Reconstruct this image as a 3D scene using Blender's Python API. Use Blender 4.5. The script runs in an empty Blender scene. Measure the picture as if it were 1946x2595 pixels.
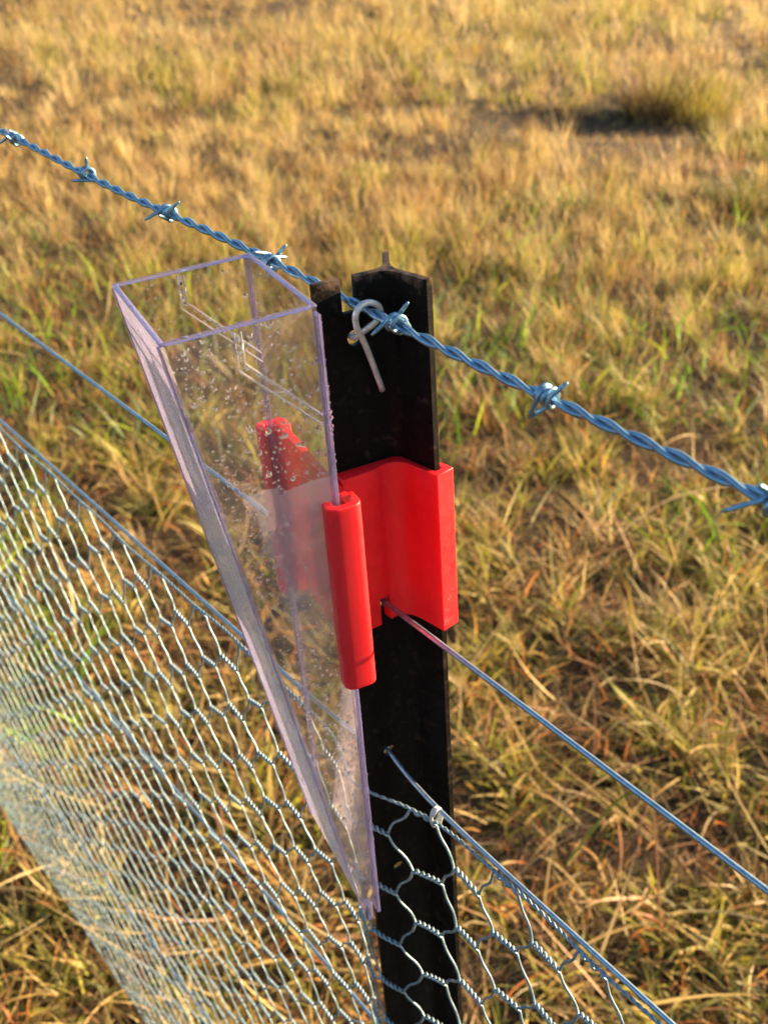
import bpy, bmesh, math
import numpy as np
from mathutils import Vector, Matrix

rng = np.random.default_rng(11)
scn = bpy.context.scene
col = scn.collection
R = math.radians

# ------------------------------------------------------------------ camera
T = 1.3434                       # height of the picket top above the ground
CAM = Vector((-0.0086, -0.4199, T + 0.1366))
cd = bpy.data.cameras.new('camera')
cam = bpy.data.objects.new('camera', cd); col.objects.link(cam)
right = Vector((0.9972, -0.0387, -0.0638)); down = Vector((-0.0746, -0.5171, -0.8526)); fwd = Vector((0.0, 0.855, -0.5186))
m = Matrix((right, -down, -fwd)).transposed().to_4x4(); m.translation = CAM
cam.matrix_world = m
cd.sensor_fit = 'VERTICAL'; cd.sensor_height = 36.0; cd.lens = 36.456
cd.clip_start = 0.02; cd.clip_end = 2000
cd.dof.use_dof = True; cd.dof.focus_distance = 0.47; cd.dof.aperture_fstop = 13.5
scn.camera = cam

# ------------------------------------------------------------------ light
SUN_AZ = R(18.0)                 # towards +x, a little away from the camera
SUN_EL = R(13.0)
world = bpy.data.worlds.new('World'); scn.world = world; world.use_nodes = True
wn = world.node_tree
sky = wn.nodes.new('ShaderNodeTexSky'); sky.sky_type = 'NISHITA'; sky.sun_disc = False
sky.sun_elevation = SUN_EL; sky.sun_rotation = math.pi / 2 - SUN_AZ
sky.air_density = 1.0; sky.dust_density = 1.0; sky.ozone_density = 1.5
wn.links.new(sky.outputs[0], wn.nodes['Background'].inputs[0])
wn.nodes['Background'].inputs[1].default_value = 0.06
sd = bpy.data.lights.new('sun', 'SUN'); sd.energy = 5.0; sd.angle = R(0.53); sd.color = (1.0, 0.70, 0.38)
sun = bpy.data.objects.new('sun', sd); col.objects.link(sun)
sv = Vector((math.cos(SUN_AZ) * math.cos(SUN_EL), math.sin(SUN_AZ) * math.cos(SUN_EL), math.sin(SUN_EL)))
sun.rotation_euler = sv.to_track_quat('Z', 'Y').to_euler()

scn.view_settings.view_transform = 'Standard'; scn.view_settings.look = 'None'
scn.view_settings.exposure = 2.1; scn.view_settings.gamma = 1.0
scn.view_settings.use_curve_mapping = False
cy = scn.cycles
cy.max_bounces = 10; cy.transmission_bounces = 9; cy.transparent_max_bounces = 12
cy.diffuse_bounces = 3; cy.glossy_bounces = 4
cy.sample_clamp_indirect = 5.0
cy.use_denoising = True

# ------------------------------------------------------------------ materials
def mat(name, base=(.5, .5, .5), rough=.5, metal=0.0, **kw):
    M = bpy.data.materials.new(name); M.use_nodes = True
    b = M.node_tree.nodes['Principled BSDF']
    b.inputs['Base Color'].default_value = (*base, 1)
    b.inputs['Roughness'].default_value = rough
    b.inputs['Metallic'].default_value = metal
    for k, v in kw.items(): b.inputs[k.replace('_', ' ')].default_value = v
    return M
def nt(M): return M.node_tree, M.node_tree.nodes, M.node_tree.links, M.node_tree.nodes['Principled BSDF']
def noise(N, L, scale, detail=4, rough=.55, vec=None, stretch=None):
    tc = N.new('ShaderNodeTexCoord'); out = tc.outputs['Object']
    if stretch is not None:
        mp = N.new('ShaderNodeMapping'); mp.inputs['Scale'].default_value = stretch
        L.new(out, mp.inputs[0]); out = mp.outputs[0]
    n = N.new('ShaderNodeTexNoise'); n.inputs['Scale'].default_value = scale
    n.inputs['Detail'].default_value = detail; n.inputs['Roughness'].default_value = rough
    L.new(out, n.inputs['Vector']); return n
def ramp(N, L, src, stops):
    r = N.new('ShaderNodeValToRGB'); e = r.color_ramp.elements
    while len(e) > 1: e.remove(e[-1])
    e[0].position = stops[0][0]; e[0].color = (*stops[0][1], 1)
    for p, c in stops[1:]:
        q = e.new(p); q.color = (*c, 1)
    L.new(src, r.inputs[0]); return r
def bump(N, L, b, src, strength, dist):
    bp = N.new('ShaderNodeBump'); bp.inputs['Strength'].default_value = strength; bp.inputs['Distance'].default_value = dist
    L.new(src, bp.inputs['Height']); L.new(bp.outputs[0], b.inputs['Normal']); return bp

# galvanised wires; the sky's blue reflection is tinted into their base colours
def galv(name, base, rough, metal=.85):
    M = mat(name, base, rough, metal)
    t, N, L, b = nt(M)
    n = noise(N, L, 420, 3)
    r = ramp(N, L, n.outputs['Fac'], [(.3, tuple(c * .72 for c in base)), (.7, tuple(min(1, c * 1.12) for c in base))])
    L.new(r.outputs[0], b.inputs['Base Color'])
    bump(N, L, b, n.outputs['Fac'], .25, .0003)
    return M
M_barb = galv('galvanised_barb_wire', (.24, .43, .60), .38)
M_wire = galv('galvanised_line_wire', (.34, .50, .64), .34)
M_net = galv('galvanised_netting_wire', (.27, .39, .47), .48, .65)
M_pin = galv('dull_galvanised_rod', (.70, .71, .71), .45, .4)

# black coated picket
M_post = mat('black_bitumen_paint', (.003, .003, .003), .6, Specular_IOR_Level=.13)
t, N, L, b = nt(M_post)
n1 = noise(N, L, 160, 5, .65); n2 = noise(N, L, 900, 3)
r1 = ramp(N, L, n1.outputs['Fac'], [(.0, (.0016, .0015, .0015)), (.55, (.0026, .0023, .0022)), (.62, (.013, .009, .007)), (.74, (.05, .028, .016))])
# worn, rusty cut end near the top
tc = N.new('ShaderNodeTexCoord'); sx = N.new('ShaderNodeSeparateXYZ'); L.new(tc.outputs['Object'], sx.inputs[0])
mr = N.new('ShaderNodeMapRange'); mr.inputs[1].default_value = T - .016; mr.inputs[2].default_value = T + .004
L.new(sx.outputs[2], mr.inputs[0])
ad = N.new('ShaderNodeMath'); ad.operation = 'MULTIPLY'; L.new(mr.outputs[0], ad.inputs[0]); L.new(n1.outputs['Fac'], ad.inputs[1])
r2 = ramp(N, L, ad.outputs[0], [(.30, (0, 0, 0)), (.5, (1, 1, 1))])
mx = N.new('ShaderNodeMix'); mx.data_type = 'RGBA'; L.new(r2.outputs[0], mx.inputs[0]); L.new(r1.outputs[0], mx.inputs[6]); mx.inputs[7].default_value = (.13, .085, .06, 1)
L.new(mx.outputs[2], b.inputs['Base Color'])
rr = ramp(N, L, n1.outputs['Fac'], [(.35, (.45, .45, .45)), (.65, (.7, .7, .7))]); L.new(rr.outputs[0], b.inputs['Roughness'])
bump(N, L, b, n2.outputs['Fac'], .35, .0006)

# red printed plastic with fine layer lines
M_red = mat('red_printed_plastic', (.76, .010, .018), .42, Specular_IOR_Level=.4)
t, N, L, b = nt(M_red)
b.inputs['Subsurface Weight'].default_value = .6; b.inputs['Subsurface Radius'].default_value = (1.0, .12, .14); b.inputs['Subsurface Scale'].default_value = .0055
wv = N.new('ShaderNodeTexWave'); wv.bands_direction = 'Z'; wv.inputs['Scale'].default_value = 420; wv.inputs['Distortion'].default_value = .4
tc = N.new('ShaderNodeTexCoord'); L.new(tc.outputs['Object'], wv.inputs[0])
nn = noise(N, L, 260, 3)
mm = N.new('ShaderNodeMath'); mm.operation = 'MULTIPLY_ADD'; mm.inputs[1].default_value = .5; L.new(nn.outputs['Fac'], mm.inputs[0]); L.new(wv.outputs['Fac'], mm.inputs[2])
bump(N, L, b, mm.outputs[0], .30, .0004)
nd = noise(N, L, 55, 6, .7, stretch=(1, 1, .45)); rc = ramp(N, L, nd.outputs['Fac'], [(.30, (.70, .008, .016)), (.48, (.80, .011, .020)), (.66, (.82, .016, .026)), (.80, (.74, .03, .035))])
L.new(rc.outputs[0], b.inputs['Base Color'])
rr = ramp(N, L, nn.outputs['Fac'], [(.35, (.42, .42, .42)), (.7, (.6, .6, .6))]); L.new(rr.outputs[0], b.inputs['Roughness'])

# clear acrylic: thin walls, light passes straight through, Fresnel gloss on both faces
def thin_acrylic(name, tint, rough=.03):
    M = mat(name); t, N, L, b = nt(M); N.remove(b)
    n1 = noise(N, L, 70, 4)
    bp = N.new('ShaderNodeBump'); bp.inputs['Strength'].default_value = .15; bp.inputs['Distance'].default_value = .0008; L.new(n1.outputs['Fac'], bp.inputs['Height'])
    tp = N.new('ShaderNodeBsdfTransparent'); tp.inputs[0].default_value = (*tint, 1)
    gl = N.new('ShaderNodeBsdfGlossy'); gl.inputs['Roughness'].default_value = rough; L.new(bp.outputs[0], gl.inputs['Normal'])
    lw = N.new('ShaderNodeLayerWeight'); lw.inputs[0].default_value = .5
    pw = N.new('ShaderNodeMath'); pw.operation = 'POWER'; pw.inputs[1].default_value = 4.5; L.new(lw.outputs['Facing'], pw.inputs[0])
    ma = N.new('ShaderNodeMath'); ma.operation = 'MULTIPLY_ADD'; ma.inputs[1].default_value = .9; ma.inputs[2].default_value = .035; L.new(pw.outputs[0], ma.inputs[0])
    mo = N.new('ShaderNodeMixShader'); L.new(ma.outputs[0], mo.inputs[0]); L.new(tp.outputs[0], mo.inputs[1]); L.new(gl.outputs[0], mo.inputs[2])
    L.new(mo.outputs[0], N['Material Output'].inputs[0])
    return M, t, N, L, mo
M_clear, t, N, L, mo = thin_acrylic('clear_acrylic', (.985, .98, .995))
# acrylic side panel with a film of dew over part of it
M_dew, t, N, L, b = thin_acrylic('acrylic_with_dew_film', (.985, .98, .99))
tc = N.new('ShaderNodeTexCoord'); sx = N.new('ShaderNodeSeparateXYZ'); L.new(tc.outputs['Object'], sx.inputs[0])
nr = noise(N, L, 75, 5, .6)
def madd(a, mul, add):
    q = N.new('ShaderNodeMath'); q.operation = 'MULTIPLY_ADD'; L.new(a, q.inputs[0]); q.inputs[1].default_value = mul
    if isinstance(add, (int, float)): q.inputs[2].default_value = add
    else: L.new(add, q.inputs[2])
    return q.outputs[0]
def sstep(a, lo, hi):
    q = N.new('ShaderNodeMapRange'); q.interpolation_type = 'SMOOTHSTEP'; q.inputs[1].default_value = lo; q.inputs[2].default_value = hi
    L.new(a, q.inputs[0]); return q.outputs[0]
def mul(a, c):
    q = N.new('ShaderNodeMath'); q.operation = 'MULTIPLY'; L.new(a, q.inputs[0]); L.new(c, q.inputs[1]); return q.outputs[0]
zz = madd(nr.outputs['Fac'], .022, sx.outputs[2])           # ragged level
top = sstep(zz, T - .0735 + .011 + .0012, T - .0735 + .011 - .0004)
bot = sstep(zz, T - .200, T - .090)
xa = madd(sx.outputs[0], -1 / .8817, -.0286 / .8817)             # distance from the back corner
xb = madd(sx.outputs[2], -.1597, xa)
xx = madd(nr.outputs['Fac'], .014, xb)
ZBm = T - .349
lef = sstep(xx, -.0034 - .1597 * ZBm + .007, -.0074 - .1597 * ZBm + .007)
low = sstep(zz, T - .215, T - .290)
lo2 = madd(low, .45, 0.0)
mk = N.new('ShaderNodeMath'); mk.operation = 'MAXIMUM'; L.new(mul(mul(top, bot), lef), mk.inputs[0]); L.new(lo2, mk.inputs[1])
mask = madd(mk.outputs[0], .80, .20)
tr = N.new('ShaderNodeBsdfTranslucent'); tr.inputs[0].default_value = (.86, .80, .84, 1)
df = N.new('ShaderNodeBsdfDiffuse'); df.inputs[0].default_value = (.82, .77, .81, 1)  # pink in the film stands in for red light off the bracket
ms = N.new('ShaderNodeMixShader'); ms.inputs[0].default_value = .5; L.new(tr.outputs[0], ms.inputs[1]); L.new(df.outputs[0], ms.inputs[2])
fm = N.new('ShaderNodeMath'); fm.operation = 'MULTIPLY'; L.new(mask, fm.inputs[0]); fm.inputs[1].default_value = .33
mo = N.new('ShaderNodeMixShader'); L.new(fm.outputs[0], mo.inputs[0]); L.new(b.outputs[0], mo.inputs[1]); L.new(ms.outputs[0], mo.inputs[2])
L.new(mo.outputs[0], N['Material Output'].inputs[0])
# wet, streaky sloping front of the gauge; lavender sky sheen painted in
M_streak, t, N, L, b = thin_acrylic('streaked_acrylic', (.93, .91, .99), .12)
n1 = noise(N, L, 300, 4, .75, stretch=(1, 1, .10)); n2 = noise(N, L, 900, 2)
ma = N.new('ShaderNodeMath'); ma.operation = 'MULTIPLY_ADD'; ma.inputs[1].default_value = .35; L.new(n2.outputs['Fac'], ma.inputs[0]); L.new(n1.outputs['Fac'], ma.inputs[2])
bp = N.new('ShaderNodeBump'); bp.inputs['Strength'].default_value = 1.0; bp.inputs['Distance'].default_value = .003; L.new(ma.outputs[0], bp.inputs['Height'])
wm = ramp(N, L, n1.outputs['Fac'], [(.34, (.30, .30, .30)), (.44, (.85, .85, .85)), (.49, (.25, .25, .25)), (.55, (1, 1, 1)), (.61, (.35, .35, .35)), (.70, (.9, .9, .9))])
tr = N.new('ShaderNodeBsdfTranslucent'); tr.inputs[0].default_value = (.62, .58, 1.0, 1)
df = N.new('ShaderNodeBsdfPrincipled'); df.inputs['Base Color'].default_value = (.82, .78, .97, 1); df.inputs['Roughness'].default_value = .14; L.new(bp.outputs[0], df.inputs['Normal'])
ms = N.new('ShaderNodeMixShader'); ms.inputs[0].default_value = .80; L.new(tr.outputs[0], ms.inputs[1]); L.new(df.outputs[0], ms.inputs[2])
mo = N.new('ShaderNodeMixShader'); L.new(wm.outputs[0], mo.inputs[0]); L.new(b.outputs[0], mo.inputs[1]); L.new(ms.outputs[0], mo.inputs[2])
L.new(mo.outputs[0], N['Material Output'].inputs[0])
# moulded edges, where the plastic is thick and shows violet
M_edge = mat('violet_acrylic_edge', (.60, .56, .94), .07, Transmission_Weight=.88, IOR=1.47)
M_rib = mat('moulded_acrylic_rib', (.93, .92, .96), .12, Transmission_Weight=.75, IOR=1.47)
M_drop = mat('water', (1, 1, 1), .13, Transmission_Weight=1.0, IOR=1.333)

# grass: blade colour comes from the blade itself
def grass_mat(name, transl):
    M = mat(name, rough=.5); t, N, L, b = nt(M)
    a = N.new('ShaderNodeAttribute'); a.attribute_name = 'tint'
    L.new(a.outputs['Color'], b.inputs['Base Color'])
    b.inputs['Specular IOR Level'].default_value = .35
    tr = N.new('ShaderNodeBsdfTranslucent'); L.new(a.outputs['Color'], tr.inputs[0])
    mo = N.new('ShaderNodeMixShader'); mo.inputs[0].default_value = transl
    L.new(b.outputs[0], mo.inputs[1]); L.new(tr.outputs[0], mo.inputs[2]); L.new(mo.outputs[0], N['Material Output'].inputs[0])
    return M
M_grass = grass_mat('grass_blade', .46)
M_soil = mat('dark_thatch_soil', (.07, .045, .025), .95)
t, N, L, b = nt(M_soil)
n1 = noise(N, L, 6, 8, .7); r = ramp(N, L, n1.outputs['Fac'], [(.3, (.016, .011, .007)), (.5, (.040, .026, .013)), (.75, (.09, .06, .028))])
L.new(r.outputs[0], b.inputs['Base Color']); bump(N, L, b, n1.outputs['Fac'], 1.0, .03)

# ------------------------------------------------------------------ helpers
def link_mesh(name, me, M, parent=None):
    o = bpy.data.objects.new(name, me); col.objects.link(o)
    if M is not None and not me.materials: me.materials.append(M)
    if parent is not None: o.parent = parent
    return o
def tag(o, label, cat, group=None):
    o['label'] = label; o['category'] = cat
    if group: o['group'] = group
    return o
def empty(name, loc=(0, 0, 0)):
    o = bpy.data.objects.new(name, None); o.empty_display_size = .05; col.objects.link(o); o.location = loc
    return o
def child(o, parent):
    """parent that keeps the mesh in world coordinates"""
    o.parent = parent; o.matrix_parent_inverse = Matrix.Translation(-parent.location); return o
def np_mesh(name, V, F, smooth=False):
    me = bpy.data.meshes.new(name)
    V = np.asarray(V, np.float32); F = np.asarray(F, np.int32); k = F.shape[1]
    me.vertices.add(len(V)); me.vertices.foreach_set('co', V.ravel())
    me.loops.add(F.size); me.loops.foreach_set('vertex_index', F.ravel())
    me.polygons.add(len(F)); me.polygons.foreach_set('loop_start', np.arange(0, F.size, k, dtype=np.int32))
    if smooth: me.polygons.foreach_set('use_smooth', np.ones(len(F), bool))
    me.update(calc_edges=True); return me
def tube_arrays(P, r, sides=6, ref=None, taper=None):
    """tube along the polyline P; frame from a reference vector or by parallel transport"""
    P = np.asarray(P, float); n = len(P)
    Tn = np.gradient(P, axis=0); Tn /= np.linalg.norm(Tn, axis=1)[:, None] + 1e-12
    if ref is not None:
        B = np.cross(Tn, np.asarray(ref, float)); B /= np.linalg.norm(B, axis=1)[:, None] + 1e-12
    else:
        B = np.zeros_like(P); a = np.array([0, 0, 1.0]) if abs(Tn[0][2]) < .9 else np.array([1.0, 0, 0])
        v = np.cross(Tn[0], a); B[0] = v / np.linalg.norm(v)
        for i in range(1, n):
            v = B[i - 1] - Tn[i] * (B[i - 1] @ Tn[i]); B[i] = v / np.linalg.norm(v)
    C = np.cross(Tn, B)
    rad = np.full(n, r) if taper is None else r * np.asarray(taper)
    an = np.arange(sides) * 2 * np.pi / sides
    ring = B[:, None, :] * np.cos(an)[None, :, None] + C[:, None, :] * np.sin(an)[None, :, None]
    V = (P[:, None, :] + ring * rad[:, None, None]).reshape(-1, 3)
    i = np.arange(n - 1)[:, None] * sides; j = np.arange(sides)[None, :]; k = (j + 1) % sides
    F = np.stack([i + j, i + k, i + sides + k, i + sides + j], -1).reshape(-1, 4)
    return V, F
def join_tubes(items):
    Vs, Fs, o = [], [], 0
    for V, F in items:
        Vs.append(V); Fs.append(F + o); o += len(V)
    return np.concatenate(Vs), np.concatenate(Fs)
def tube(name, P, r, M, parent=None, sides=10, ref=None, taper=None):
    V, F = tube_arrays(P, r, sides, ref, taper)
    me = np_mesh(name, V, F, True)
    bm = bmesh.new(); bm.from_mesh(me)
    bmesh.ops.holes_fill(bm, edges=[e for e in bm.edges if e.is_boundary], sides=0)
    bm.to_mesh(me); bm.free()
    o = link_mesh(name, me, M)
    if parent is not None: child(o, parent)
    return o
def smooth_path(P, k=6):
    """Catmull-Rom through control points"""
    P = np.asarray(P, float); Q = np.vstack([2 * P[0] - P[1], P, 2 * P[-1] - P[-2]]); out = []
    for i in range(1, len(Q) - 2):
        p0, p1, p2, p3 = Q[i - 1:i + 3]
        for t in np.arange(k) / k:
            out.append(.5 * (2 * p1 + (p2 - p0) * t + (2 * p0 - 5 * p1 + 4 * p2 - p3) * t * t + (3 * p1 - p0 - 3 * p2 + p3) * t ** 3))
    out.append(P[-1]); return np.array(out)
def prism(name, poly, z0, z1, M, bevel=0.0, seg=2, parent=None):
    """extrude a plan outline (metres) between two heights"""
    bm = bmesh.new()
    vs = [bm.verts.new((p[0], p[1], z0)) for p in poly]
    f = bm.faces.new(vs); bm.normal_update()
    if f.normal.z > 0: f.normal_flip()
    ex = bmesh.ops.extrude_face_region(bm, geom=[f])
    bmesh.ops.translate(bm, verts=[v for v in ex['geom'] if isinstance(v, bmesh.types.BMVert)], vec=(0, 0, z1 - z0))
    bmesh.ops.recalc_face_normals(bm, faces=bm.faces[:])
    for f_ in bm.faces: f_.smooth = True
    for e_2 in bm.edges: e_2.smooth = len(e_2.link_faces) == 2 and e_2.calc_face_angle(0) < R(33)
    me = bpy.data.meshes.new(name); bm.to_mesh(me); bm.free()
    o = link_mesh(name, me, M)
    if bevel:
        md = o.modifiers.new('bevel', 'BEVEL'); md.width = bevel; md.segments = seg; md.limit_method = 'ANGLE'; md.angle_limit = R(40)
    if parent is not None: child(o, parent)
    return o
def box_cutter(center, ax, ay, sx, sy, z0, z1):
    c = np.array(center[:2]); ax = np.array(ax); ay = np.array(ay)
    return prism('cutter', [c + ax * a * sx / 2 + ay * b_ * sy / 2 for a, b_ in ((-1, -1), (1, -1), (1, 1), (-1, 1))], z0, z1, None)
def cyl_cutter(center, axis, r, length):
    c = np.array(center, float); a = np.array([axis[0], axis[1], 0.0])
    V, F = tube_arrays([c - a * length / 2, c, c + a * length / 2], r, 20, ref=(0, 0, 1))
    me = np_mesh('cutter', V, F); bm = bmesh.new(); bm.from_mesh(me)
    bmesh.ops.holes_fill(bm, edges=[e for e in bm.edges if e.is_boundary], sides=0); bmesh.ops.recalc_face_normals(bm, faces=bm.faces[:])
    bm.to_mesh(me); bm.free(); return link_mesh('cutter', me, None)
def cut(o, cutters):
    keep = [mm for mm in o.modifiers]
    for c in cutters:
        md = o.modifiers.new('cut', 'BOOLEAN'); md.operation = 'DIFFERENCE'; md.solver = 'EXACT'; md.object = c
    # booleans before the bevel
    dg = bpy.context.evaluated_depsgraph_get(); dg.update()
    for mm in keep: mm.show_viewport = False
    dg.update()
    me = bpy.data.meshes.new_from_object(o.evaluated_get(dg))
    for mm in [q for q in o.modifiers if q.type == 'BOOLEAN']: o.modifiers.remove(mm)
    for mm in keep: mm.show_viewport = True
    old = o.data; o.data = me; bpy.data.meshes.remove(old)
    for c in cutters: bpy.data.objects.remove(c, do_unlink=True)
def vnoise(x, y, scale, seed):
    g = np.random.default_rng(seed).random((128, 128))
    u = np.asarray(x) * scale + 500.3; v = np.asarray(y) * scale + 500.7
    i = np.floor(u).astype(int); j = np.floor(v).astype(int); a = u - i; b_ = v - j
    a = a * a * (3 - 2 * a); b_ = b_ * b_ * (3 - 2 * b_)
    i0, i1, j0, j1 = i % 128, (i + 1) % 128, j % 128, (j + 1) % 128
    return (g[i0, j0] * (1 - a) + g[i1, j0] * a) * (1 - b_) + (g[i0, j1] * (1 - a) + g[i1, j1] * a) * b_
def fbm(x, y, s, seed): return (vnoise(x, y, s, seed) * .55 + vnoise(x, y, s * 2.1, seed + 1) * .3 + vnoise(x, y, s * 4.3, seed + 2) * .15)
def gz(x, y):
    x = np.asarray(x, float); y = np.asarray(y, float)
    d = np.hypot(x, y)
    far = np.minimum(d, 40) / np.maximum(d, 1e-6)
    bumps = (fbm(x, y, .55, 3) - .5) * .16 * np.clip((d - .8) / 3, 0, 1)
    shadow_dip = np.exp(-(((x - 1.45) / .85) ** 2 + ((y - 6.9) / .50) ** 2) * 1.3)  # added dip, sunk to deepen the tussock's shadow
    return (-.10 * x + .02 * y) * far + bumps - .10 * shadow_dip

# ------------------------------------------------------------------ ground
def axis_pts():
    a = np.concatenate([np.linspace(0, 12, 49), np.linspace(13, 30, 18), np.geomspace(33, 900, 22)])
    return np.concatenate([-a[:0:-1], a])
ax_ = axis_pts(); gx, gy = np.meshgrid(ax_, ax_, indexing='ij'); n = len(ax_)
Vg = np.stack([gx, gy, gz(gx, gy)], -1).reshape(-1, 3)
ii = np.arange(n * n).reshape(n, n)
Fg = np.stack([ii[:-1, :-1], ii[1:, :-1], ii[1:, 1:], ii[:-1, 1:]], -1).reshape(-1, 4)
g = link_mesh('ground', np_mesh('ground', Vg, Fg, True), M_soil); g['kind'] = 'structure'

# ------------------------------------------------------------------ grass
def blades(x, y, z, length, width, az, lean, bend, nseg, tint, tipfade=None, wp=0.55):
    """curved tapering blades as one mesh; arrays of equal length"""
    n = len(x); s = np.linspace(0, 1, nseg + 1)
    th = lean[:, None] + bend[:, None] * s[None, :]
    mid = .5 * (th[:, 1:] + th[:, :-1]); ds = (length / nseg)[:, None]
    hor = np.concatenate([np.zeros((n, 1)), np.cumsum(np.sin(mid) * ds, 1)], 1)
    ver = np.concatenate([np.zeros((n, 1)), np.cumsum(np.cos(mid) * ds, 1)], 1)
    ca, sa = np.cos(az)[:, None], np.sin(az)[:, None]
    side = rng.normal(0, .25, n)[:, None] * (s[None, :] ** 2) * length[:, None]
    cx = x[:, None] + ca * hor - sa * side; cyy = y[:, None] + sa * hor + ca * side
    cz = z[:, None] + np.maximum(ver, -.0 * ver + .004 - 0.02 * (1 - s)[None, :])
    wa = az + rng.normal(0, .6, n)
    prof = np.clip((1 - s ** 1.6), .06, 1) * (wp + (1 - wp) * np.minimum(1, s * 4))
    hw = .5 * width[:, None] * prof[None, :]
    wx, wy = -np.sin(wa)[:, None] * hw, np.cos(wa)[:, None] * hw
    wz = rng.normal(0, .3, n)[:, None] * hw
    A = np.stack([cx - wx, cyy - wy, cz - wz], -1); B = np.stack([cx + wx, cyy + wy, cz + wz], -1)
    V = np.stack([A, B], 2).reshape(-1, 3)
    k = (np.arange(n) * (nseg + 1) * 2)[:, None] + (np.arange(nseg) * 2)[None, :]
    F = np.stack([k, k + 1, k + 3, k + 2], -1).reshape(-1, 4)
    Ct = np.repeat(tint[:, None, :], (nseg + 1) * 2, 1)
    if tipfade is not None:
        ss = np.repeat(s, 2)[None, :, None]; Ct = Ct * (1 - ss) + (Ct * .4 + np.asarray(tipfade) * .6) * ss
    return V, F, Ct.reshape(-1, 3)
def grass_object(name, batches, label, cat, kind='stuff', M=None):
    Vs, Fs, Cs, o = [], [], [], 0
    for V, F, C in batches: Vs.append(V); Fs.append(F + o); Cs.append(C); o += len(V)
    V = np.concatenate(Vs); F = np.concatenate(Fs); C = np.concatenate(Cs)
    me = np_mesh(name, V, F)
    at = me.attributes.new('tint', 'FLOAT_COLOR', 'POINT')
    at.data.foreach_set('color', np.concatenate([C, np.ones((len(C), 1))], 1).astype(np.float32).ravel())
    ob = link_mesh(name, me, M or M_grass)
    if kind: ob['kind'] = kind
    ob['label'] = label; ob['category'] = cat
    return ob
def sample(nmax, r0, r1, c):
    """polar samples round the camera's foot, density ~ 1/(1+(r/c)^2)"""
    k0, k1 = math.log(1 + (r0 / c) ** 2), math.log(1 + (r1 / c) ** 2)
    rr_ = c * np.sqrt(np.exp(k0 + (k1 - k0) * rng.random(nmax)) - 1)
    half = np.interp(rr_, [.5, 2.5, 5, 24], [R(60), R(42), R(31), R(26)])
    ph = (rng.random(nmax) * 2 - 1) * half
    keep = rng.random(nmax) < half / R(60)
    rr_, ph = rr_[keep], ph[keep]
    return CAM.x + rr_ * np.sin(ph), CAM.y + rr_ * np.cos(ph), rr_
STRAW = np.array([[.54, .38, .15], [.62, .47, .20], [.44, .30, .10], [.51, .39, .20], [.70, .56, .29]])
BROWN = np.array([[.13, .065, .03], [.20, .10, .045], [.30, .17, .08], [.08, .045, .025]])
ORANGE = np.array([[.50, .20, .06], [.40, .14, .04], [.56, .30, .08]])
GREEN = np.array([[.07, .11, .02], [.14, .20, .025], [.28, .31, .03], [.09, .13, .05], [.40, .38, .06]])
def pick(pal, n, jit=.14):
    c = pal[rng.integers(0, len(pal), n)] * (1 + rng.normal(0, jit, (n, 1)))
    return np.clip(c, .01, .85)
WIND = R(150)          # the straws lean mostly away to the left
SHADOW_HOLLOW = (1.45, 6.75, .90, .72)
def in_shadow_hollow(x, y): return ((x - SHADOW_HOLLOW[0]) / SHADOW_HOLLOW[2]) ** 2 + ((y - SHADOW_HOLLOW[1]) / SHADOW_HOLLOW[3]) ** 2 < 1
PALS = [STRAW, np.vstack([STRAW, STRAW[:3], GREEN[2:3], GREEN[4:5]]), np.vstack([GREEN, STRAW[:2]]), np.vstack([BROWN[1:3], STRAW[2:4], ORANGE[2:], BROWN[:1], BROWN[:1]]), np.vstack([STRAW[1:2], STRAW[4:], STRAW[4:]])]
def hgt_at(x, y, r): return np.interp(r, [1.0, 3.0, 6.0, 12.0], [.060, .082, .125, .160]) * (.45 + 1.15 * fbm(x, y, .8, 61))
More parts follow.
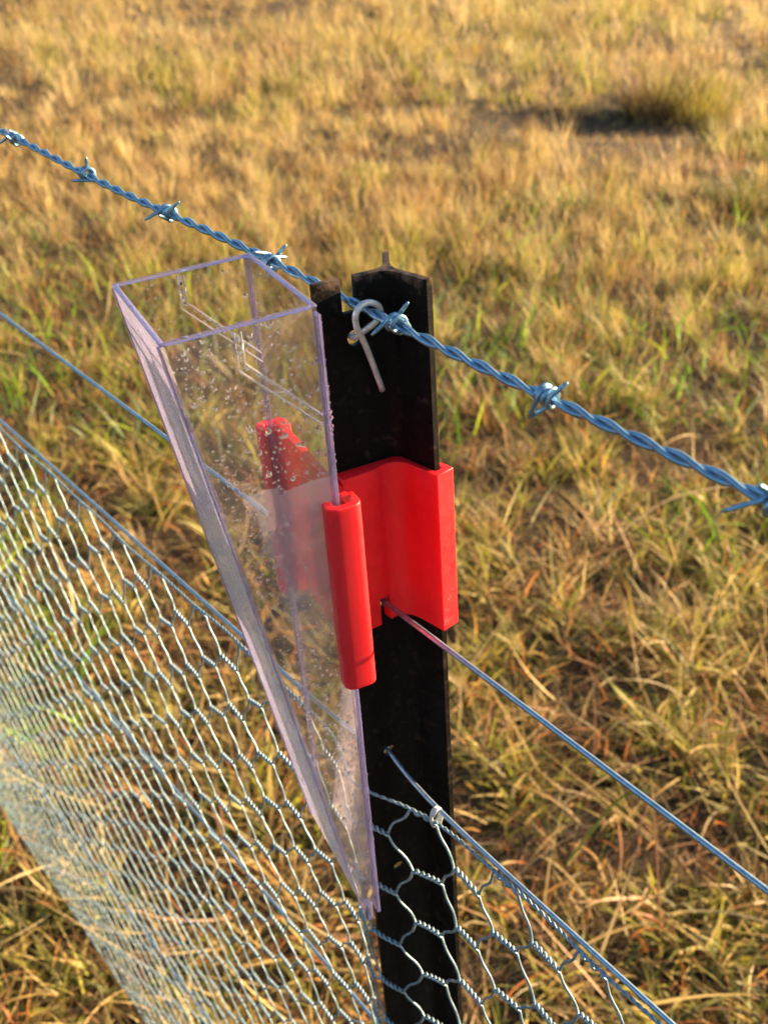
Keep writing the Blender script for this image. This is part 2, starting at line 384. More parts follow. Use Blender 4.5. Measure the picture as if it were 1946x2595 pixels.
def tufts(nt_, per, r0, r1, nseg, rad):
    cx, cy_, cr = sample(nt_, r0, r1, 2.6)
    q = ~in_shadow_hollow(cx, cy_); cx, cy_, cr = cx[q], cy_[q], cr[q]
    n = len(cx); patch = fbm(cx, cy_, .45, 31)
    pr = np.stack([.30 + 0 * patch, .24 + 0 * patch, np.clip(.10 + (patch - .42) * 1.5, .03, .6) + np.interp(cr, [2, 5], [.14, 0]), .20 + 0 * patch, .16 + 0 * patch], 1)
    nr_ = np.clip((4.6 - cr) / 2.2, 0, 1)[:, None] * .85  # near tufts greener and browner; low-sun shade is put into the palette mix
    pr /= pr.sum(1)[:, None]; pr = pr * (1 - nr_) + nr_ * np.stack([.05 + 0 * patch, .14 + 0 * patch, .34 + .6 * patch, .30 + 0 * patch, .03 + 0 * patch], 1)
    pr /= pr.sum(1)[:, None]; kind = (rng.random(n)[:, None] > np.cumsum(pr, 1)).sum(1).clip(0, 4)
    size = rng.gamma(4, .25, n); ht = hgt_at(cx, cy_, cr) * rng.uniform(.6, 1.55, n)
    taz = np.where(rng.random(n) < .55, WIND + rng.normal(0, .6, n), rng.random(n) * 6.28)
    out = []
    for k in range(5):
        c = np.where(kind == k)[0]
        idx = np.repeat(c, np.maximum(3, (per * np.clip(size[c], .5, 2)).astype(int))); m_ = len(idx)
        a = rng.random(m_) * 6.28; d = np.abs(rng.normal(0, .55, m_)); rr2 = rad * np.clip(size[idx], .5, 1.8) * d
        x = cx[idx] + rr2 * np.cos(a); y = cy_[idx] + rr2 * np.sin(a)
        lod = 1 + np.clip(cr[idx] - 3.0, 0, 99) * .15
        ln = ht[idx] * rng.uniform(.5, 1.25, m_) * (1.15 - .25 * np.minimum(d, 2))
        broad = {2: 1.9, 3: 1.15}.get(k, 1.0)
        wd = rng.uniform(.0013, .0036, m_) * broad * lod ** .9 * (1 + .75 * np.clip((4.0 - cr[idx]) / 2.0, 0, 1))
        az = np.where(rng.random(m_) < .45, a, np.where(rng.random(m_) < .4 * np.clip((4.5 - cr[idx]) / 2, 0, 1), rng.random(m_) * 6.28, taz[idx] + rng.normal(0, .5, m_)))
        near = np.clip((4.0 - cr[idx]) / 2.4, 0, 1)
        out.append((k, blades(x, y, gz(x, y) - .004, ln * (1 + .35 * near), wd, az, .10 + .35 * d * rng.random(m_) + near * rng.random(m_) * .9, np.abs(rng.normal(.45, .45, m_)) + .6 * near * rng.random(m_), nseg,
                   pick(PALS[k], m_, .2), (.42, .36, .10) if k == 2 else None)))
    return out
def mat_grass(nmax, r0, r1, nseg):
    x, y, r = sample(nmax, r0, r1, 2.6); q = ~in_shadow_hollow(x, y) | (rng.random(len(x)) < .6); x, y, r = x[q], y[q], r[q]; k = len(x); lod = 1 + np.clip(r - 3.0, 0, 99) * .25
    tint = pick(BROWN, k); q = rng.random(k); g_ = q < .24; tint[g_] = pick(GREEN[[0, 1, 3]], g_.sum()); g_ = q > np.interp(r, [2, 4, 7, 12], [.90, .72, .48, .36]); tint[g_] = pick(STRAW, g_.sum())  # straw share drops nearby, painting the shaded gaps darker
    return blades(x, y, gz(x, y) - .003, rng.uniform(.02, .065, k) * (1 + .07 * r), rng.uniform(.0015, .004, k) * lod, rng.random(k) * 6.28, np.abs(rng.normal(.5, .4, k)), np.abs(rng.normal(.6, .5, k)), nseg, tint)
dry, green = [], []
for a in ((1050, 42, .35, 4.0, 4, .075), (2700, 36, 4.0, 9.0, 3, .12), (5600, 27, 9.0, 26.0, 2, .19)):
    for k, t_ in tufts(*a): (green if k == 2 else dry).append(t_)
for a in ((46000, .35, 4.0, 3), (60000, 4.0, 9.0, 2), (70000, 9.0, 26.0, 2)): dry.append(mat_grass(*a))
# curled orange dead leaves
x, y, r = sample(7000, .35, 7.0, 2.4); k = len(x)
dry.append(blades(x, y, gz(x, y) + rng.random(k) * .06, rng.uniform(.03, .11, k), rng.uniform(.003, .0065, k), rng.random(k) * 6.28, rng.uniform(.1, 1.2, k), rng.uniform(.2, 1.7, k), 4, pick(ORANGE, k)))
# thatch: thin broken straws lying over the soil
x, y, r = sample(30000, .35, 10.0, 2.4); n = len(x); lod = 1 + np.clip(r - 3, 0, 99) * .25
tint = pick(STRAW, n); q = rng.random(n) < np.interp(r, [2, 5], [.88, .65]); tint[q] = pick(BROWN, q.sum())  # near thatch browner, with the dark of shaded gaps put in
thatch = [blades(x, y, gz(x, y) + rng.random(n) ** 2 * .05, rng.uniform(.03, .15, n), rng.uniform(.0012, .0032, n) * lod, rng.random(n) * 6.28,
                 rng.uniform(1.05, 1.65, n), rng.normal(0, .35, n), 3, tint)]
# longer stems that have fallen across the near grass
x, y, r = sample(5200, .6, 5.5, 2.4); n = len(x)
tint = pick(STRAW, n, .2); q = rng.random(n) < .38; tint[q] = pick(np.array([[.36, .20, .11], [.44, .24, .12], [.28, .15, .08]]), q.sum())
dry.append(blades(x, y, gz(x, y) + rng.random(n) * .05, rng.uniform(.10, .30, n), rng.uniform(.0028, .0055, n), rng.random(n) * 6.28,
                  rng.uniform(.6, 1.5, n), rng.normal(.5, .6, n), 6, tint))
# broad green leaves standing out of the near sward
x, y, r = sample(11000, .6, 5.5, 2.4); n = len(x); q = fbm(x, y, 1.1, 77) > .44; x, y = x[q], y[q]; n = len(x)
green.append(blades(x, y, gz(x, y) + rng.random(n) * .03, rng.uniform(.07, .20, n), rng.uniform(.005, .0095, n), rng.random(n) * 6.28,
                    rng.uniform(.1, 1.1, n), rng.normal(.6, .5, n), 6, pick(np.array([[.13, .27, .02], [.22, .40, .03], [.36, .46, .04], [.09, .17, .05], [.26, .34, .18]]), n, .2)))
grass_object('dry_grass', dry, 'golden dry grass covering the paddock', 'grass')
grass_object('green_grass', green, 'green and yellowish grass leaves growing among the dry grass', 'grass')
grass_object('thatch', thatch, 'flattened brown dead grass lying on the soil', 'dead grass')

# ------------------------------------------------------------------ tussocks and single stalks
def tussock(name, x0, y0, rad, hgt, nb, pal, label, lean=.35, wd=.004):
    a = rng.random(nb) * 6.28; q = np.sqrt(rng.random(nb)) * rad
    x = x0 + q * np.cos(a); y = y0 + q * np.sin(a)
    o = grass_object(name, [blades(x, y, gz(x, y) - .01, rng.uniform(.55, 1.0, nb) * hgt, rng.uniform(.6, 1.3, nb) * wd, a + rng.normal(0, .5, nb),
                    np.abs(rng.normal(.12, .12, nb)) + lean * q / rad, np.abs(rng.normal(.5, .35, nb)), 4, pick(pal, nb))], label, 'grass tussock', kind=None)
    o['group'] = 'grass tussocks in the paddock'
    return o
YG = np.array([[.26, .27, .03], [.20, .22, .03], [.40, .36, .05], [.42, .32, .10], [.45, .36, .14]])
GB = np.array([[.10, .13, .035], [.16, .17, .05], [.26, .19, .08]])
ST2 = np.vstack([STRAW, GREEN[1:3]])
tussock('grass_tussock', 2.50, 7.45, .24, .44, 480, YG, 'bright yellow-green tussock casting a long dark shadow, upper right', .40, .007)
tussock('grass_tussock', 2.18, 7.50, .24, .50, 480, np.vstack([GB, BROWN]), 'brownish upright tussock just left of the bright yellow-green one', .3, .007)
tussock('grass_tussock', 2.0, 5.0, .17, .26, 420, GB, 'dark green tussock at the right edge below the long shadow', .5, .006)
tussock('grass_tussock', .25, 10.2, .50, .34, 600, ST2, 'low broad golden tussock behind the picket top near the top edge', .4, .009)
def stalk(P, r, c, label, cat='straw'):
    V, F = tube_arrays(smooth_path(P, 6), r, 5)
    o = grass_object('grass_stalk', [(V, F, np.tile(np.array(c), (len(V), 1)))], label, cat, kind=None)
    o['group'] = 'long loose grass stalks'; return o
def gp(x, y, h): return (x, y, float(gz(x, y)) + h)

# ------------------------------------------------------------------ fence frame
FH = np.array([-.6122, .7907, 0.0]); FH /= np.linalg.norm(FH)      # along the fence, away to the left
SL = 0.0807                                                         # it climbs that way
NC = np.array([-.7907, -.6122, 0.0])                                # the fence's camera side
H3 = np.array([-.0163, -.0077, T - .2634])
def fpt(u, dz, off=0.0):
    u = np.asarray(u, float); dz = np.asarray(dz, float); off = np.asarray(off, float)
    u, dz, off = np.broadcast_arrays(u, dz, off)
    return H3 + u[..., None] * FH + np.stack([0 * u, 0 * u, dz + SL * u], -1) + off[..., None] * NC

# ------------------------------------------------------------------ steel picket
LD = np.array([-.9046, -.4264]); LNn = np.array([.4264, -.9046])   # holed flange and its camera-side normal
RD = np.array([.6668, -.7452]); RNn = np.array([-.7452, -.6668])
SD = np.array([0.02, 1.0])
def cross_pt(p, d, q, e):
    A = np.array([d, -e]).T; t_ = np.linalg.solve(A, q - p); return p + d * t_[0]
def perp(d): return np.array([-d[1], d[0]])
dirs = [(SD / np.linalg.norm(SD), .0225, .0016), (LD, .0345, .0017), (RD, .0245, .0017)]
poly = []
for i in range(3):
    d, l, h = dirs[i]; e, l2, h2 = dirs[(i + 1) % 3]
    poly += [d * l - perp(d) * h, d * l + perp(d) * h]
    inner = cross_pt(perp(d) * h, d, -perp(e) * h2, e)
    a_ = inner + d * .005; c_ = inner + e * .005
    for s_ in (0, .25, .5, .75, 1):
        poly.append((1 - s_) ** 2 * a_ + 2 * s_ * (1 - s_) * (inner + (d + e) * .0007) + s_ ** 2 * c_)
post = prism('steel_picket', poly, -.4, T, M_post)
cutters = [box_cutter(LD * .0190, LD, perp(LD), .0066, .02, T - .0150, T + .02)]
for dz in (.0262, .1674, .2634 - .0005, .355, .56, .76):
    c_ = LD * .0175
    cutters.append(cyl_cutter((c_[0], c_[1], T - dz), LNn, .0036, .02))
cut(post, cutters)
md = post.modifiers.new('bevel', 'BEVEL'); md.width = .0005; md.segments = 2; md.limit_method = 'ANGLE'; md.angle_limit = R(40)
tag(post, 'black steel star picket with three flanges carrying the wires and the red bracket', 'fence post')

# ------------------------------------------------------------------ barbed wire
U0, U1 = -.95, 2.4
root = empty('barbed_wire', fpt(0, .2520).tolist())
tag(root, 'twisted barbed wire hooked into the slot at the top of the black picket', 'barbed wire')
BZ = .2532
us = np.arange(U0, U1, .0018)
for k in range(2):
    a = us / .029 * 2 * np.pi + k * np.pi
    c = fpt(us, BZ + .0010 * np.sin(us * 23))
    P = c + (np.outer(np.cos(a), NC) + np.outer(np.sin(a), [0, 0, 1.0])) * .00115
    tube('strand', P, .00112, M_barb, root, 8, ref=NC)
AX = np.array([FH[0], FH[1], SL]); AX /= np.linalg.norm(AX)
UPV = np.array([0, 0, 1.0]) - AX * AX[2]; UPV /= np.linalg.norm(UPV); NV = np.cross(AX, UPV)
if NV @ NC < 0: NV = -NV
def barb(u, ph, rs):
    c0 = fpt(u, BZ)
    items = []
    for w in range(2):
        turns = 1.75 + .5 * rs.random(); p0 = ph + w * (1.9 + .5 * rs.random())
        sgn = 1 if w == 0 else -1
        a = np.linspace(0, turns * 2 * np.pi, 26); rad = .0030 + .0004 * np.sin(a * .5)
        axial = (np.linspace(-.0026, .0026, 26) * sgn + (w - .5) * .0014)
        P = c0 + np.outer(axial, AX) + (np.outer(np.cos(p0 + sgn * a), UPV) + np.outer(np.sin(p0 + sgn * a), NV)) * rad[:, None]
        t0 = P[0] - P[1]; t0 /= np.linalg.norm(t0); t1 = P[-1] - P[-2]; t1 /= np.linalg.norm(t1)
        l0, l1 = rs.uniform(.0065, .0100, 2)
        t0 = t0 - AX * (.55 * np.sign(t0 @ UPV) + rs.uniform(-.6, .6)); t1 = t1 - AX * (.55 * np.sign(t1 @ UPV) + rs.uniform(-.6, .6))
        s0 = np.linspace(1, .25, 4)[:, None]; s1 = np.linspace(.25, 1, 4)[:, None]
        P = np.vstack([P[0] + t0 * l0 * s0, P, P[-1] + t1 * l1 * s1])
        tp = np.ones(len(P)); tp[0] = tp[-1] = .45; tp[1] = tp[-2] = .95
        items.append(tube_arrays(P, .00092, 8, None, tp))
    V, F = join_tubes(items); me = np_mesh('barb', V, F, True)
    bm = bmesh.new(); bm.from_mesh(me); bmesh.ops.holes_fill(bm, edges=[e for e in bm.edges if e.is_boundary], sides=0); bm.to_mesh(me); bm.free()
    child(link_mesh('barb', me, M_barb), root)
rs = np.random.default_rng(5)
bu = [-.368, -.285, -.1985, -.1095, -.0295, .0570, .1450, .2330, .3265, .414, .501, .588, .675]
bp = [0.4, 2.0, 5.4, 0.9, 2.4, 4.0, 1.2, 3.0, 5.0, .3, 1.7, 2.9, 4.4]
for u_, p_ in zip(bu, bp): barb(u_, p_, rs)

# ------------------------------------------------------------------ plain wires
def dip(u): return -.0135 * (1 - np.exp(-np.abs(u) / .022)) - .010 * np.maximum(u, 0)
def line_wire(dz, label, r=.00130, off=0.0, sag=None):
    us = np.unique(np.concatenate([np.linspace(U0, U1, 60), np.linspace(-.12, .12, 61)]))
    if sag is not None: dz = dz + sag(us)
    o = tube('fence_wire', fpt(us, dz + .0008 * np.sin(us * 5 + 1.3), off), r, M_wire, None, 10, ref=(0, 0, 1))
    tag(o, label, 'fence wire', 'plain line wires of the fence')
line_wire(.1030, 'plain wire running through the slot under the red bracket')
line_wire(0.0, 'plain wire through the picket hole that carries the top of the netting', sag=dip)
line_wire(-.2965, 'plain wire crossing the netting about a quarter of the way down')
line_wire(-.7150, 'blurred lowest plain wire behind the netting at lower left')

# ------------------------------------------------------------------ hexagonal netting
net = empty('wire_netting', fpt(.4, -1.04).tolist())
tag(net, 'galvanised hexagonal rabbit netting hanging below the third wire', 'wire netting')
PU, PZ, TW, RW = .0565, .02275, .0178, .00080
def net_xyz(u, dz, h=0.0):
    """netting sheet: bulges round the picket flange, waves a little elsewhere"""
    off = .0032 + .0165 * np.exp(-((u - .0035) / .027) ** 2) + .0022 * np.sin(u * 5 + dz * 6) * np.clip((-dz - .05) * 4, 0, 1) + .0005 * np.sin(u * 29 - dz * 17)
    ju = .0009 * np.sin(u * 57 + dz * 83) + .0007 * np.sin(u * 131 - dz * 47 + 1)
    jz = .0009 * np.sin(u * 71 - dz * 59 + 2) + .0008 * np.sin(u * 23 + dz * 113)
    jz = jz + .006 * np.exp(-(u / .03) ** 2) * np.clip(1 + dz * 8, 0, 1) - .010 * np.maximum(u, 0) + .0055 * np.clip((-.03 - u) / .03, 0, 1) * np.clip(1 + dz * 10, 0, 1)
    return fpt(u + ju, dz + jz, off + h)
NROW = 44
Z00 = -.0200
def row_z(r_): return Z00 - r_ * PZ + (0 if r_ == 0 else (-.0021 if r_ % 2 else .0021))
UA, UB = -.62, 1.70
def net_wire(j):
    turns = 3; fine = j < 18
    nt_ = 22 if fine else 16; ndi = 6 if fine else 4
    u_l, z_l, h_l = [], [], []
    i0 = int(math.floor(UA / PU)); i1 = int(math.ceil(UB / PU))
    for i in range(i0, i1):
        for half in range(2):
            row = j + half
            # twist centres: row parity shifts by half a cell
            base = -.034 + i * PU + (.5 * PU if (row % 2) else 0)
            if (j % 2) == 0: cu = base if half == 0 else base
            else: cu = base if half == 0 else base + PU
            if (j % 2) == 1 and half == 0: cu = base
            zc_ = row_z(row); tilt = 0.0 if row == 0 else (.165 if row % 2 else -.165)
            zo_ = row_z(j + 1 - half); tilt_o = 0.0 if j + 1 - half == 0 else (.165 if (j + 1 - half) % 2 else -.165)
            s = np.linspace(0, 1, nt_)
            ph0 = -np.pi / 2 if half == 0 else np.pi / 2       # leaves downwards from its upper row, upwards from its lower row
            a = ph0 + s * turns * 2 * np.pi
            uu = cu - TW / 2 + s * TW
            u_l.append(uu); z_l.append(zc_ + tilt * (uu - cu) + np.sin(a) * RW * 1.25); h_l.append(np.cos(a) * RW * 1.25)
            # diagonal to the next twist
            s = np.linspace(0, 1, ndi + 2)[1:-1]
            z0_, z1_ = zc_ + tilt * TW / 2 + np.sin(ph0) * RW, zo_ - tilt_o * TW / 2 - np.sin(ph0) * RW
            sm = s + .06 * np.sin(2 * np.pi * s)
            u_l.append(cu + TW / 2 + (s - .05 * np.sin(2 * np.pi * s)) * (PU / 2 - TW)); z_l.append(z0_ + (z1_ - z0_) * sm); h_l.append(0 * s)
    u = np.concatenate(u_l); z = np.concatenate(z_l); h = np.concatenate(h_l)
    return tube_arrays(net_xyz(u, z, h), RW, 5 if fine else 4, ref=NC)
for j in range(NROW):
    V, F = net_wire(j)
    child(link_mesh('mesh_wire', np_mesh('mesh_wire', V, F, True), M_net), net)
# selvedge: two wires twisted along the top and bottom edges
for row in (0, NROW):
    us = np.arange(UA, UB, .0016)
    for k in range(2):
        a = us / .0075 * 2 * np.pi + k * np.pi
        P = net_xyz(us, row_z(row) + (.0012 if row == 0 else -.0012) + np.sin(a) * .0006, np.cos(a) * .0006)
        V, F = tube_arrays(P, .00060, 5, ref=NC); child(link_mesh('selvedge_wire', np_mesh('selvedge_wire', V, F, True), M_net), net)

# ring clip that ties netting to the third wire
def ring(u):
    a = np.linspace(.6, 1.75 * 2 * np.pi, 60)
    c = fpt(u, dip(u) - .0042, .0016)
    P = c + np.outer(np.cos(a) * .0032, NC) + np.outer(np.sin(a) * (.0060 + .0006 * np.sin(a * .4)), [0, 0, 1.0]) + np.outer(np.linspace(-.0013, .0013, 60), AX)
    return tube('ring_clip', P, .0010, M_pin, None, 8)
tag(ring(-.0395), 'small galvanised ring clip tying netting to the wire beside the picket', 'wire clip', 'netting clips')
tag(ring(.66), 'blurred ring clip tying netting to the wire at the far left', 'wire clip', 'netting clips')

# ------------------------------------------------------------------ hooked rod through the picket
pp = [(-.0180, -.0060, 1.5170), (-.0150, -.0103, 1.5178), (-.0105, -.0118, 1.5212), (-.0064, -.0122, 1.5242), (-.0040, -.0125, 1.5278), (-.0046, -.0140, 1.5318), (-.0078, -.0172, 1.5346),
      (-.0112, -.0200, 1.5350), (-.0136, -.0216, 1.5327), (-.0143, -.0216, 1.5290), (-.0136, -.0200, 1.5240), (-.0122, -.0168, 1.5194), (-.0098, -.0124, 1.5100), (-.0053, -.0062, 1.4908)]
pp = [(a, b_, c - .1996) for a, b_, c in pp]
tag(tube('wire_hook', smooth_path(pp, 5), .00135, M_pin, None, 12), 'grey galvanised rod bent into a hook over the barbed wire at the picket top', 'hook')

# ------------------------------------------------------------------ rain gauge
C2 = np.array([-.0286, -.0377]); D2 = np.array([-.0593, .0355]); WV = np.array([-.0557, -.0298])
ES = (C2 - D2) / np.linalg.norm(C2 - D2); ET = np.array([-ES[1], ES[0]])
if ET @ WV > 0: ET = -ET
LEN = np.linalg.norm(C2 - D2); WL = np.linalg.norm(WV)
ZB = T - .349
gauge = empty('rain_gauge', (float(C2[0]), float(C2[1]), ZB))
tag(gauge, 'clear plastic wedge-shaped rain gauge beaded with dew, held by the red bracket', 'rain gauge')
def ring4(inset, zf, z):
    """outline of the wedge (inset inwards) at fraction zf from bottom (0) to rim (1)"""
    w = .0086 + (WL - .0086) * zf; wd = WV / WL
    cC, cD = C2.copy(), D2.copy()
    A_, B_ = cD + wd * w, cC + wd * w
    e = -ES  # from C to D
    return [np.array([*(A_ - e * inset - wd * inset), z]), np.array([*(B_ + e * inset - wd * inset), z]), np.array([*(cC + e * inset + wd * inset), z]), np.array([*(cD - e * inset + wd * inset), z])]
bm = bmesh.new()
TH = .0016; RIMH = .0015
ZR = T - RIMH
nseg = 14
fr = [i / nseg for i in range(nseg + 1)]
outer = [[bm.verts.new(p) for p in ring4(0, f, ZB + (ZR - ZB) * f)] for f in fr]
f0 = .035
inner = [[bm.verts.new(p) for p in ring4(TH, f, ZB + (ZR - ZB) * f)] for f in [f0 + (1 - f0) * f for f in fr]]
for i in range(nseg):
    for k in range(4):
        q = (k + 1) % 4
        fo = bm.faces.new((outer[i][k], outer[i][q], outer[i + 1][q], outer[i + 1][k]))
        fi = bm.faces.new((inner[i][q], inner[i][k], inner[i + 1][k], inner[i + 1][q]))
        fo.material_index = {0: 2, 1: 1}.get(k, 0)       # AB streaked, BC dew film
        if k == 0: fi.material_index = 0
for k in range(4):
    q = (k + 1) % 4
    bm.faces.new((outer[-1][k], outer[-1][q], inner[-1][q], inner[-1][k]))
bm.faces.new(outer[0][::-1]); bm.faces.new(inner[0])
bmesh.ops.recalc_face_normals(bm, faces=bm.faces[:])
me = bpy.data.meshes.new('body'); bm.to_mesh(me); bm.free()
for M_ in (M_clear, M_dew, M_streak): me.materials.append(M_)
body = child(link_mesh('body', me, None), gauge)
# rim: slightly proud square ring
bm = bmesh.new(); e_ = .0004
lo = [bm.verts.new(p) for p in ring4(-e_, 1, ZR + .0001)]; hi = [bm.verts.new(p) for p in ring4(-e_, 1, T)]
lo2 = [bm.verts.new(p) for p in ring4(TH + e_, 1, ZR + .0001)]; hi2 = [bm.verts.new(p) for p in ring4(TH + e_, 1, T)]
for k in range(4):
    q = (k + 1) % 4
    bm.faces.new((lo[k], lo[q], hi[q], hi[k])); bm.faces.new((hi[k], hi[q], hi2[q], hi2[k])); bm.faces.new((hi2[k], hi2[q], lo2[q], lo2[k])); bm.faces.new((lo2[k], lo2[q], lo[q], lo[k]))
bmesh.ops.recalc_face_normals(bm, faces=bm.faces[:])
me = bpy.data.meshes.new('rim'); bm.to_mesh(me); bm.free()
rim = child(link_mesh('rim', me, M_edge), gauge)
md = rim.modifiers.new('bevel', 'BEVEL'); md.width = .0007; md.segments = 3
# flanges along the two back corners
def sl_bar(name, P0, P1, wvec, tvec, M, bev=.0004):
    """bar from P0 to P1 with half-width and half-thickness vectors"""
    P0, P1, wvec, tvec = (np.asarray(a, float) for a in (P0, P1, wvec, tvec))
    bm = bmesh.new(); vs = []
    for p in (P0, P1):
        vs.append([bm.verts.new(p + a * wvec + b_ * tvec) for a, b_ in ((-1, -1), (1, -1), (1, 1), (-1, 1))])
    for k in range(4): bm.faces.new((vs[0][k], vs[0][(k + 1) % 4], vs[1][(k + 1) % 4], vs[1][k]))
    bm.faces.new(vs[0][::-1]); bm.faces.new(vs[1]); bmesh.ops.recalc_face_normals(bm, faces=bm.faces[:])
    me = bpy.data.meshes.new(name); bm.to_mesh(me); bm.free()
    o = link_mesh(name, me, M); md = o.modifiers.new('bevel', 'BEVEL'); md.width = bev; md.segments = 2
    return child(o, gauge)
v3 = lambda p, z: np.array([p[0], p[1], z])
es3 = v3(ES, 0); et3 = v3(ET, 0)
for base, sg in ((C2, 1), (D2, -1)):
    c_ = base + ES * sg * .0025 - ET * .0011
    sl_bar('edge_flange', v3(c_, T - .0026), v3(c_, ZB - .002), es3 * .0024, et3 * .0010, M_edge)
# thick corner bands of the sloping front
wd3 = v3(WV / WL, 0)
fn = np.cross(es3, np.array([*(WV / WL * (WL - .0086)), ZR - ZB])); fn /= np.linalg.norm(fn)
if fn @ wd3 < 0: fn = -fn
rt, rb = ring4(0, 1, ZR - .0004), ring4(0, 0, ZB)
for k, sg in ((1, -1), (0, 1)):
    bw = .0019 if k == 1 else .0008
    off = es3 * sg * bw + fn * .0003
    sl_bar('corner_band', rt[k] + off, rb[k] + off, es3 * bw * .96, fn * .0005, M_edge, .0003)
# drain nub at the tip
nb = (C2 + WV / WL * .0045 - ES * .004)
prism('tip', [nb + a * ES * .0024 + b_ * ET * .0022 for a, b_ in ((-1, -1), (1, -1), (1, 1), (-1, 1))], ZB - .014, ZB - .0003, M_edge, .0010, 2, gauge)
# moulded ribs on both triangular sides: down from the rim, then slanting to the back corner
def side_pt(base, a, z, out):
    """point on a triangular side: a = distance from the back corner"""
    return v3(base + WV / WL * a, z) + es3 * out
for base, sg in ((C2, 1), (D2, -1)):
    pts = [(.0335, T - .003), (.0335, T - .0170), (.0008, T - .0500)]
    for dlt in (-.0014, .0014):
        P = [side_pt(base, pts[0][0] + dlt, pts[0][1], sg * .0002), side_pt(base, pts[1][0] + dlt, pts[1][1] + dlt * .8 * -1 + .0, sg * .0002), side_pt(base, pts[2][0], pts[2][1] - dlt * 1.6, sg * .0002)]
        tube('rib', P, .00042, M_rib, gauge, 6)
# dew: many little beads stuck to the plastic
rd = np.random.default_rng(23)
bm0 = bmesh.new(); bmesh.ops.create_icosphere(bm0, subdivisions=2, radius=1.0)
IV = np.array([v.co for v in bm0.verts]); IF = np.array([[v.index for v in f.verts] for f in bm0.faces]); bm0.free()
items = []
def bead(p, nrm, r):
    nrm = np.asarray(nrm, float); a = np.cross(nrm, [0.3, .2, 1.0]); a /= np.linalg.norm(a); c = np.cross(nrm, a)
    V = p + (IV[:, :1] * a + IV[:, 1:2] * c) * r * rd.uniform(.85, 1.15) + IV[:, 2:] * nrm * r * .62
    items.append((V, IF))
def wmax(z): return .0086 + (WL - .0086) * (z - ZB) / (ZR - ZB)
for q in range(1500):
    z = ZB + (ZR - ZB) * rd.random() ** .55
    a = rd.uniform(.0015, max(.002, wmax(z) - .004)); r = min(.0012, .00026 + rd.exponential(.00021))
    bead(side_pt(C2, a, z, .0001), es3, r)
for q in range(420):
    z = ZB + (ZR - ZB) * (.45 + .55 * rd.random()); a = rd.uniform(.0025, max(.003, wmax(z) - .004)); r = min(.0011, .00022 + rd.exponential(.00020))
    bead(side_pt(D2, a, z, TH), es3, r)
for q in range(800):
    f = rd.random() ** .8; z = ZB + (ZR - ZB) * f; s_ = rd.uniform(.004, LEN - .004)
    bead(v3(D2 + WV / WL * wmax(z) + ES * s_, z), fn, min(.0010, .0002 + rd.exponential(.00018)))
for q in range(260):
    z = ZB + (ZR - ZB) * (.5 + .5 * rd.random()); s_ = rd.uniform(.004, LEN - .004)
    bead(v3(D2 + WV / WL * TH + ES * s_, z), wd3, min(.001, .0002 + rd.exponential(.0002)))
for q in range(110):
    k = rd.integers(0, 4); a, c_ = ring4(.0006, 1, T)[k], ring4(.0006, 1, T)[(k + 1) % 4]
    bead(a + (c_ - a) * rd.random(), (0, 0, 1), min(.0009, .0002 + rd.exponential(.0002)))
for base, sg in ((C2, 1), (D2, -1)):
    for q in range(70):
        t_ = rd.random()
        p = side_pt(base, .0335, T - .003 - t_ * 3 * .014, sg * .0004) if t_ < .33 else side_pt(base, .0335 - .0327 * (t_ - .33) / .67, T - .017 - .033 * (t_ - .33) / .67 + .0014, sg * .0004)
        bead(p, es3 * sg, .0003 + rd.exponential(.00015))
for q in range(60):
    bead(v3(C2 + ES * .0047 - ET * .0003, T - .003 - rd.random() * .30), es3, .0003 + rd.exponential(.0002))
V, F = join_tubes(items)
o = child(link_mesh('dew_beads', np_mesh('dew_beads', V, F, True), M_drop), gauge); o['kind'] = 'stuff'

# ------------------------------------------------------------------ red bracket
BT, BB = T - .0865, T - .1722
HB = T - .1850
brk = empty('gauge_bracket', (0, 0, HB))
tag(brk, 'red plastic bracket clamped on the picket and gripping the rain gauge', 'bracket')
loc = lambda s_, t_: C2 + ES * s_ * .001 + ET * t_ * .001
def arc(cx, cy_, r, a0, a1, k=9): return [(cx + r * math.cos(R(a0 + (a1 - a0) * i / k)), cy_ + r * math.sin(R(a0 + (a1 - a0) * i / k))) for i in range(k + 1)]
hook = [(-2, 8.6)] + arc(5.4, 4.2, 4.4, 90, 0) + arc(4.8, -2.2, 5.0, 0, -90) + [(.6, -7.2), (.6, -3.2), (4.6, -3.2)] + arc(4.9, -2.2, 1.0, -90, 0, 2) + arc(4.9, 1.4, 1.0, 0, 90, 2) + [(-2, 2.4)]
LM = LEN * 1000
prism('hook', [loc(s_, t_) for s_, t_ in hook], HB, BT, M_red, .0006, 2, brk)
prism('hook', [loc(-LM - s_, t_) for s_, t_ in hook][::-1], HB, BT, M_red, .0006, 2, brk)
prism('channel_plate', [loc(s_, t_) for s_, t_ in ((-LM + 1.9, 2.5), (-1.9, 2.5), (-1.9, 6.2), (-LM + 1.9, 6.2))], BB - .002, BT - .0003, M_red, .0004, 2, brk)
def lp(d, o): return LD * d * .001 + LNn * o * .001
def rp(d, o): return RD * d * .001 + RNn * o * .001
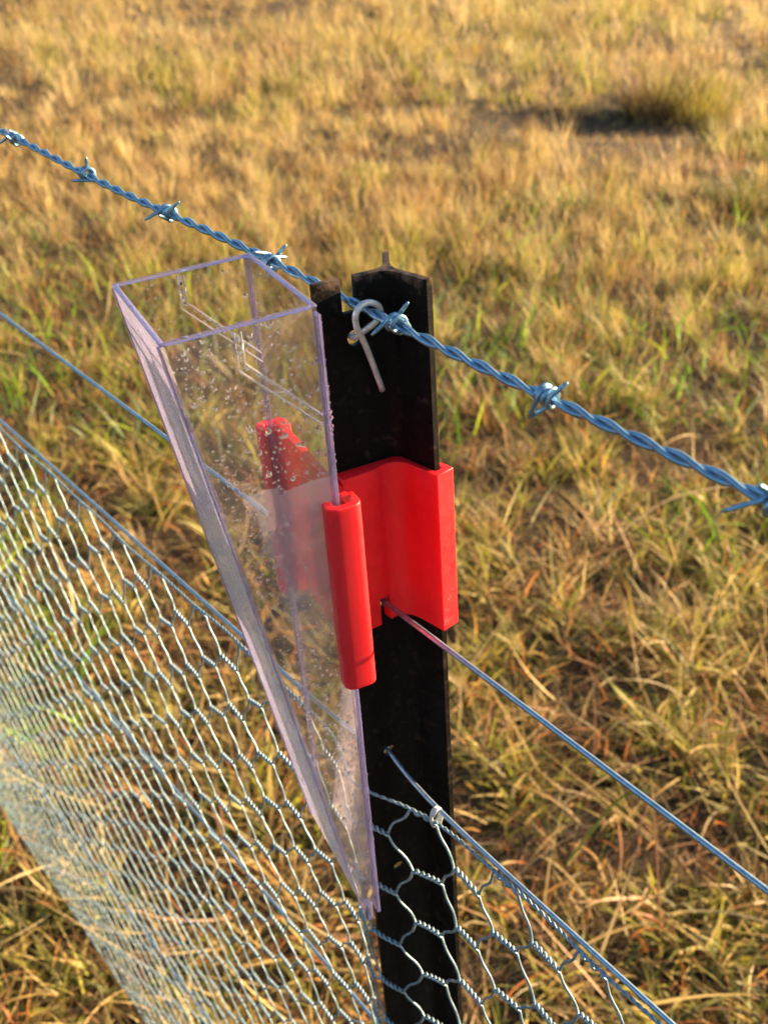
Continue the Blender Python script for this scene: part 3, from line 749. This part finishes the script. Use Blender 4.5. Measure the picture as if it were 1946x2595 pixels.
ap1 = cross_pt(LNn * .0020, LD, RNn * .0020, RD); ap2 = cross_pt(LNn * .0052, LD, RNn * .0050, RD)
sleeve = [lp(33.5, 10.0), lp(16, 9.0), *[(1 - q_) ** 2 * (ap2 + LD * .010 + LNn * .0022) + 2 * q_ * (1 - q_) * (ap2 - (LNn + RNn) * .0001) + q_ ** 2 * (ap2 + RD * .010) for q_ in np.linspace(0, 1, 9)], rp(29.3, 5.0), rp(29.3, -5.2), rp(16, -5.2), rp(16, -2.1), rp(25.3, -2.1), rp(25.3, 2.1), ap1, lp(33.5, 2.0)]
sl = prism('post_sleeve', sleeve, BB, BT - .0001, M_red, .0005, 2, brk)
wp_ = H3[:2] - FH[:2] * .008
cut(sl, [box_cutter(wp_, perp(FH[:2]), FH[:2], .0062, .04, BB - .01, T - .1604 + .0035)])

items = []
for q in range(150):
    bead(v3(rp(29.4, rd.uniform(-4.2, 4.2)), BB + .004 + .06 * rd.random() ** 1.8), v3(RD, 0), .0002 + rd.exponential(.00016))
for q in range(70):
    bead(v3(loc(rd.uniform(1, 7), rd.uniform(3.4, 7.2)), BT + .0001), (0, 0, 1), .0002 + rd.exponential(.00018))
V, F = join_tubes(items)
o = child(link_mesh('dew_beads', np_mesh('dew_beads', V, F, True), M_drop), brk); o['kind'] = 'stuff'

# loose stalks lying over the grass
for P, r, c, lab in (
        ([gp(.575, 1.74, .10), gp(.72, 1.83, .145), gp(.90, 1.90, .15)], .0028, (.62, .48, .27), 'thick pale straw lying bent over the grass right of the bracket'),
        ([gp(.40, .80, .19), gp(.395, .73, .12), gp(.385, .64, .02)], .0019, (.40, .23, .12), 'thin brown stalk standing in the grass at lower right'),
        ([gp(.40, .80, .19), gp(.34, .79, .17), gp(.25, .74, .08)], .0026, (.22, .28, .04), 'green stem arching left from the thin brown stalk'),
        ([gp(.98, 3.0, .02), gp(1.0, 3.15, .22), gp(.86, 3.3, .32)], .0022, (.50, .30, .13), 'tall arching stalk above the barbed wire at right')):
    stalk(P, r, c, lab)
